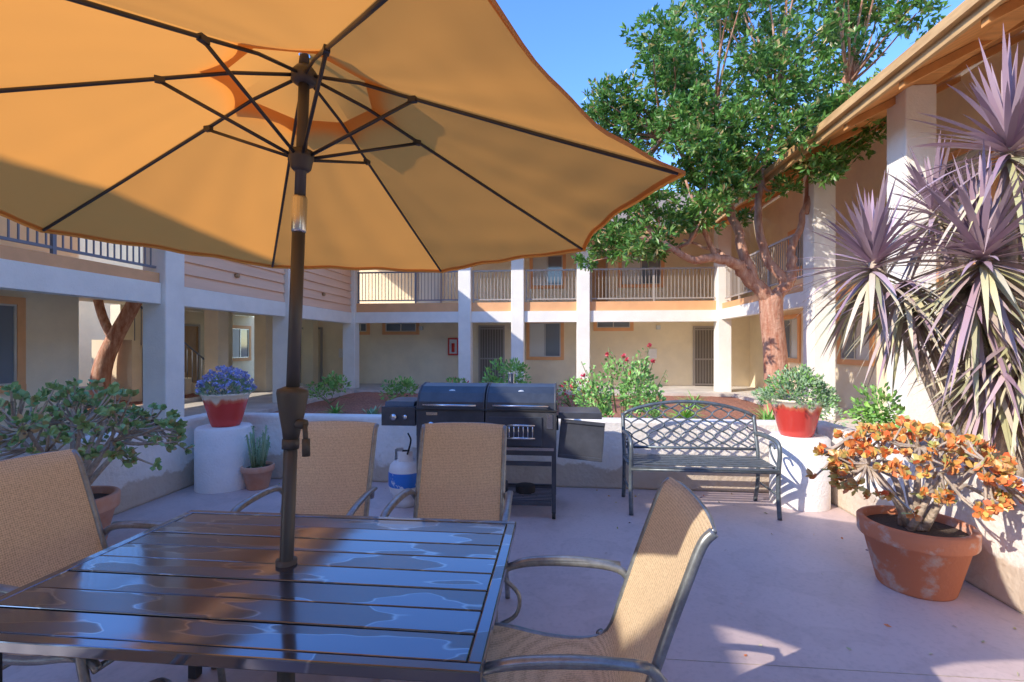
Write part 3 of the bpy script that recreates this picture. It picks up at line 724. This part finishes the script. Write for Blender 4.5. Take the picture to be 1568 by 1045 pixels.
for k in range(16):
    a=U(0,6.28); r=U(0,.10); h=U(.22,.48)
    tip=Vector((r*1.4*math.cos(a),r*1.4*math.sin(a),h)); b0=Vector((r*math.cos(a)*.6,r*math.sin(a)*.6,0))
    m.tube([b0,tip],[.012,.008],L_grey,n=6)
    for j in range(40):
        t=R(); d=sph(); d.z+=.5; m.leaf(b0.lerp(tip,t),d,.03,.01,L_grey)
m.build('succulent_plant',loc=(-3.12,4.76,.21))
bush('rose_bush',.92,6.95,.05,.62,.66,1700,.07,[L_green],18,.6)
m=MB()
for i in range(16):
    p=Vector((U(-.6,.6),U(-.3,.3),U(.7,1.5)))
    if i<7:
        for j in range(12): m.leaf(p,sph(),.04,.045,L_rose)
    m.tube([(p.x*.5,p.y*.5,.5),p],.006,'stem',n=4)
    for j in range(22): m.leaf(Vector((p.x*.6+p.x*.4*R()+U(-.05,.05),p.y,p.z-U(.03,.5))),sph(),.07,.04,L_green)
m.build('rose_flowers',loc=(.92,6.95,.05))
bush('shrub',-1.0,9.3,.1,.45,.55,900,.09,[L_green,L_lime],8,.5)
bush('shrub',-4.0,11.5,.1,.5,.3,500,.09,[L_green],6,.5)
bush('shrub',-5.4,11.0,.1,.6,.35,500,.09,[L_green],6,.5)
bush('shrub',-2.8,12.5,.1,.5,.25,400,.09,[L_green,L_rose],6,.5)
bush('shrub',.3,10.5,.1,.5,.35,500,.09,[L_green,L_rose],6,.5)
bush('shrub',3.35,5.35,.1,.36,.48,1100,.07,[L_green,L_lime],8,.5)
bush('shrub',3.6,7.2,.1,.4,.35,600,.07,[L_grey,L_lime],8,.5)
bush('shrub',6.1,12.6,.05,.4,.3,400,.09,[L_grey],6,.5)
for i,(x,y,n,l,mt) in enumerate([(2.35,9.3,120,.55,L_lime),(3.7,8.9,140,.6,L_green),(3.3,8.0,90,.45,L_green),(2.0,7.9,80,.4,L_lime),(-3.0,9.0,110,.4,L_lime),(-3.6,9.1,90,.35,L_grey),(-2.4,9.3,100,.4,L_lime),(-4.6,9.6,70,.35,L_green),(-1.9,11.2,90,.6,L_green),(4.9,7.4,80,.5,L_green),(-4.8,5.6,100,.45,L_green),(-5.2,6.6,90,.4,L_grey),(1.2,12.5,80,.5,L_green),(-3.4,10.4,70,.4,L_lime),(3.1,11.5,80,.6,L_green),(5.9,9.0,60,.5,L_green)]):
    tuft('ornamental_grass',x,y,.08,n,l,.02 if mt!=L_grey else .03,mt,.5)
# a few fallen leaves on the paving
m=MB()
for i in range(70):
    x,y=(U(.3,2.5),U(2.2,5.0)) if R()<.6 else (U(-3.7,2.4),U(4.6,5.05))
    m.leaf(Vector((x,y,.012)),Vector((U(-1,1),U(-1,1),.05)),U(.02,.045),.015,L_yel if R()<.5 else L_orange,.1)
m.build('fallen_leaves')
# ------------------------------------------------------------ big tree
tr=empty('evergreen_shade_tree')
m=MB()
m.tube(curve([S(5.2,9.5,0),S(5.2,9.5,.4),S(5.17,9.5,1.3),S(5.1,9.5,2.0),S(5.08,9.5,2.5)],4),[.30,.27,.25,.235,.23,.225,.22,.22,.215,.21,.21,.21,.21,.21,.21,.22,.20],'bark',n=12)
def limb(pts,r0,r1):
    c=curve(pts,5); k=len(c); m.tube([p+Vector((U(-.03,.03),U(-.03,.03),U(-.03,.03))) for p in c],[r0+(r1-r0)*i/(k-1) for i in range(k)],'bark',n=9)
limb([S(5.1,9.5,2.3),S(4.57,9.4,2.85),S(4.06,9.2,3.14),S(3.3,9.0,3.1),S(2.64,8.8,3.45)],.15,.04)
limb([S(5.1,9.5,2.3),S(5.47,9.5,2.8),S(5.55,9.6,3.3),S(5.85,9.7,4.1),S(6.0,9.7,5.2)],.13,.03)
limb([S(4.75,9.45,2.7),S(4.5,9.5,3.5),S(4.3,9.7,4.4),S(4.1,9.8,5.4),S(4.2,9.8,6.8)],.11,.03)
limb([S(5.4,9.5,2.7),S(5.0,9.7,3.5),S(5.1,9.9,4.8),S(5.4,9.9,6.3),S(5.6,9.9,7.5)],.10,.03)
limb([S(4.3,9.7,4.2),S(3.6,9.6,4.9),S(3.0,9.5,5.8),S(2.2,9.5,6.3)],.07,.02)
limb([S(3.9,9.2,3.15),S(3.5,9.0,3.8),S(3.2,8.9,4.5)],.06,.02)
limb([S(5.85,9.7,4.1),S(6.2,9.6,5.0),S(6.6,9.5,6.5),S(6.9,9.5,7.6)],.06,.02)
limb([S(4.57,9.4,2.85),S(4.2,9.9,3.4),S(3.6,10.2,3.7)],.06,.02)
cl=[(1.87,6.3,.5),(2.26,5.95,.6),(2.65,6.6,.6),(3.16,7.2,.6),(3.03,5.6,.75),(3.8,7.7,.65),(3.8,6.6,.75),(3.93,5.45,.75),(4.7,8.3,.7),(4.96,7.1,.65),(4.7,6.1,.75),(5.6,6.5,.75),(5.7,7.9,.7),(6.7,7.95,.6),(6.5,7.0,.5),(7.2,8.25,.45),(6.24,5.84,.6),(5.85,5.07,.65),(6.37,5.2,.4),(4.96,4.94,.65),(3.3,4.7,.5),(2.5,3.9,.5),(2.13,3.4,.45),(2.9,3.5,.5),(3.55,3.9,.5),(4.06,4.43,.5),(5.34,4.5,.35),(1.75,3.5,.35),(5.2,9.1,.8),(6.2,8.9,.7),(4.2,8.8,.6),(2.4,5.0,.45),(2.0,4.4,.3),(5.6,5.6,.5),(4.3,5.0,.5),(3.5,6.2,.6)]
subs=[]
for (x,z,r) in cl:
    for s_ in range(4):
        dd=U(-1.5,1.3); rr=r*U(.38,.62)
        subs.append((S(x+U(-.5,.5)*r,9.5+dd,z+U(-.5,.5)*r),rr))
hub=[S(4.2,9.6,4.4),S(5.1,9.9,4.8),S(5.9,9.7,5.0),S(4.1,9.8,6.2),S(5.4,9.9,6.6),S(6.6,9.5,6.6),S(3.0,9.5,5.6),S(3.3,9.0,3.4),S(2.6,8.8,3.5)]
for c,rr in subs:
    h=min(hub,key=lambda q:(q-c).length)
    m.tube(curve([h,h.lerp(c,.5)+Vector((U(-.1,.1),U(-.1,.1),-.08)),c],3),[.035,.03,.025,.02,.015,.012,.01],'bark',n=5,cap=False)
m.build('trunk_and_limbs',tr)
m=MB()
for c,rr in subs:
    for i in range(int(360*rr*rr)+18):
        d=sph(); q=U(.55,1.1) if R()<.82 else U(1.1,1.6)
        p=c+Vector((d.x*rr*1.15,d.y*rr*1.15,d.z*rr*.85))*q
        ax=(d+Vector((0,0,.6))+sph()*.4).normalized()
        for j in range(8):
            m.leaf(p+sph()*.03,ax*.7+sph()*.9,U(.10,.16),.05,L_tree,.3)
m.build('crown',tr)
m=MB(); m.tube(curve([(-11.0,10.6,0),(-11.0,10.7,.9),(-10.8,10.8,1.6),(-10.3,10.9,2.6),(-10.0,11,3.4)],4),[.22-.006*i for i in range(17)],'bark',n=10)
m.tube(curve([(-10.8,10.8,1.6),(-11.2,10.9,2.2),(-11.5,11,2.9)],4),.10,'bark',n=8)
m.build('courtyard_tree')
# ------------------------------------------------------------ dracaena
dr=empty('dracaena_plant')
heads=[(3.55,3.65,2.20,.82,160,0),(3.02,4.05,2.20,.74,150,0),(3.85,3.75,3.05,.88,140,0),(3.75,4.3,2.70,.65,90,0),(3.62,3.8,1.95,.74,130,2),(3.25,4.0,2.0,.64,100,2),(3.95,3.7,1.55,.72,130,2),(4.3,4.3,2.4,.7,80,0),(4.05,3.95,2.55,.7,80,2),(3.75,3.8,1.35,.58,90,2)]
m=MB(); 
for (x,d,z,L_,n,k) in heads:
    b0=S(3.85+U(-.12,.12),3.95+U(-.1,.1),.05)
    e=S(x,d,z); mid=b0.lerp(e,.5)+Vector((.1,0,-.1)); m.tube(curve([b0,mid,e],6),[.045]*13,'bark2',n=8)
m.build('stems',dr)
m=MB()
for (x,d,z,L_,n,k) in heads:
    c=S(x,d,z)
    for i in range(n):
        a=U(0,6.283); t=i/n
        el=math.radians(-50+135*t) if k!=2 else math.radians(-75+70*t)
        dv=Vector((math.cos(a)*math.cos(el),math.sin(a)*math.cos(el),math.sin(el)))
        mt=L_purple if (t>.32 and k!=2) or R()<.22 else L_yel
        m.blade(c+Vector((0,0,-.14+.18*t)),dv,L_*U(.7,1.05),.029,(.22 if t>.4 else .4)*U(.5,1.2) if el<1.1 else .05,mt,5)
m.build('leaves',dr)
# ------------------------------------------------------------ light & world & camera
sun=bpy.data.lights.new('sun','SUN'); sun.energy=5.0; sun.angle=math.radians(.5); sun.color=(1,.91,.78)
so=bpy.data.objects.new('sun',sun); scene.collection.objects.link(so)
el=math.radians(32.5); az=Vector((-.80,-.60,0)).normalized()
sd=Vector((az.x*math.cos(el),az.y*math.cos(el),math.sin(el)))
so.rotation_euler=sd.to_track_quat('Z','Y').to_euler(); so.location=(-10,-10,12)
wd=bpy.data.worlds.new('World'); scene.world=wd; wd.use_nodes=True
nt=wd.node_tree; bg=nt.nodes['Background']; sk=nt.nodes.new('ShaderNodeTexSky'); sk.sky_type='NISHITA'; sk.sun_disc=False
sk.sun_elevation=el; sk.sun_rotation=math.radians(233); sk.ozone_density=2.0; sk.air_density=1.0; sk.dust_density=.2; sk.altitude=300
hs=nt.nodes.new('ShaderNodeHueSaturation'); hs.inputs['Hue'].default_value=.512; hs.inputs['Saturation'].default_value=1.25; hs.inputs['Value'].default_value=3.1
nt.links.new(sk.outputs[0],hs.inputs['Color']); nt.links.new(hs.outputs[0],bg.inputs[0]); bg.inputs[1].default_value=.15
cam=bpy.data.cameras.new('camera'); co=bpy.data.objects.new('camera',cam); scene.collection.objects.link(co)
cam.sensor_width=36; cam.lens=740/1568*36; cam.shift_y=.0035; cam.clip_start=.05; cam.clip_end=1000
co.location=(0,0,1.5); co.rotation_euler=(math.radians(90),0,YAW)
scene.camera=co
scene.view_settings.view_transform='Standard'; scene.view_settings.look='None'; scene.view_settings.exposure=0
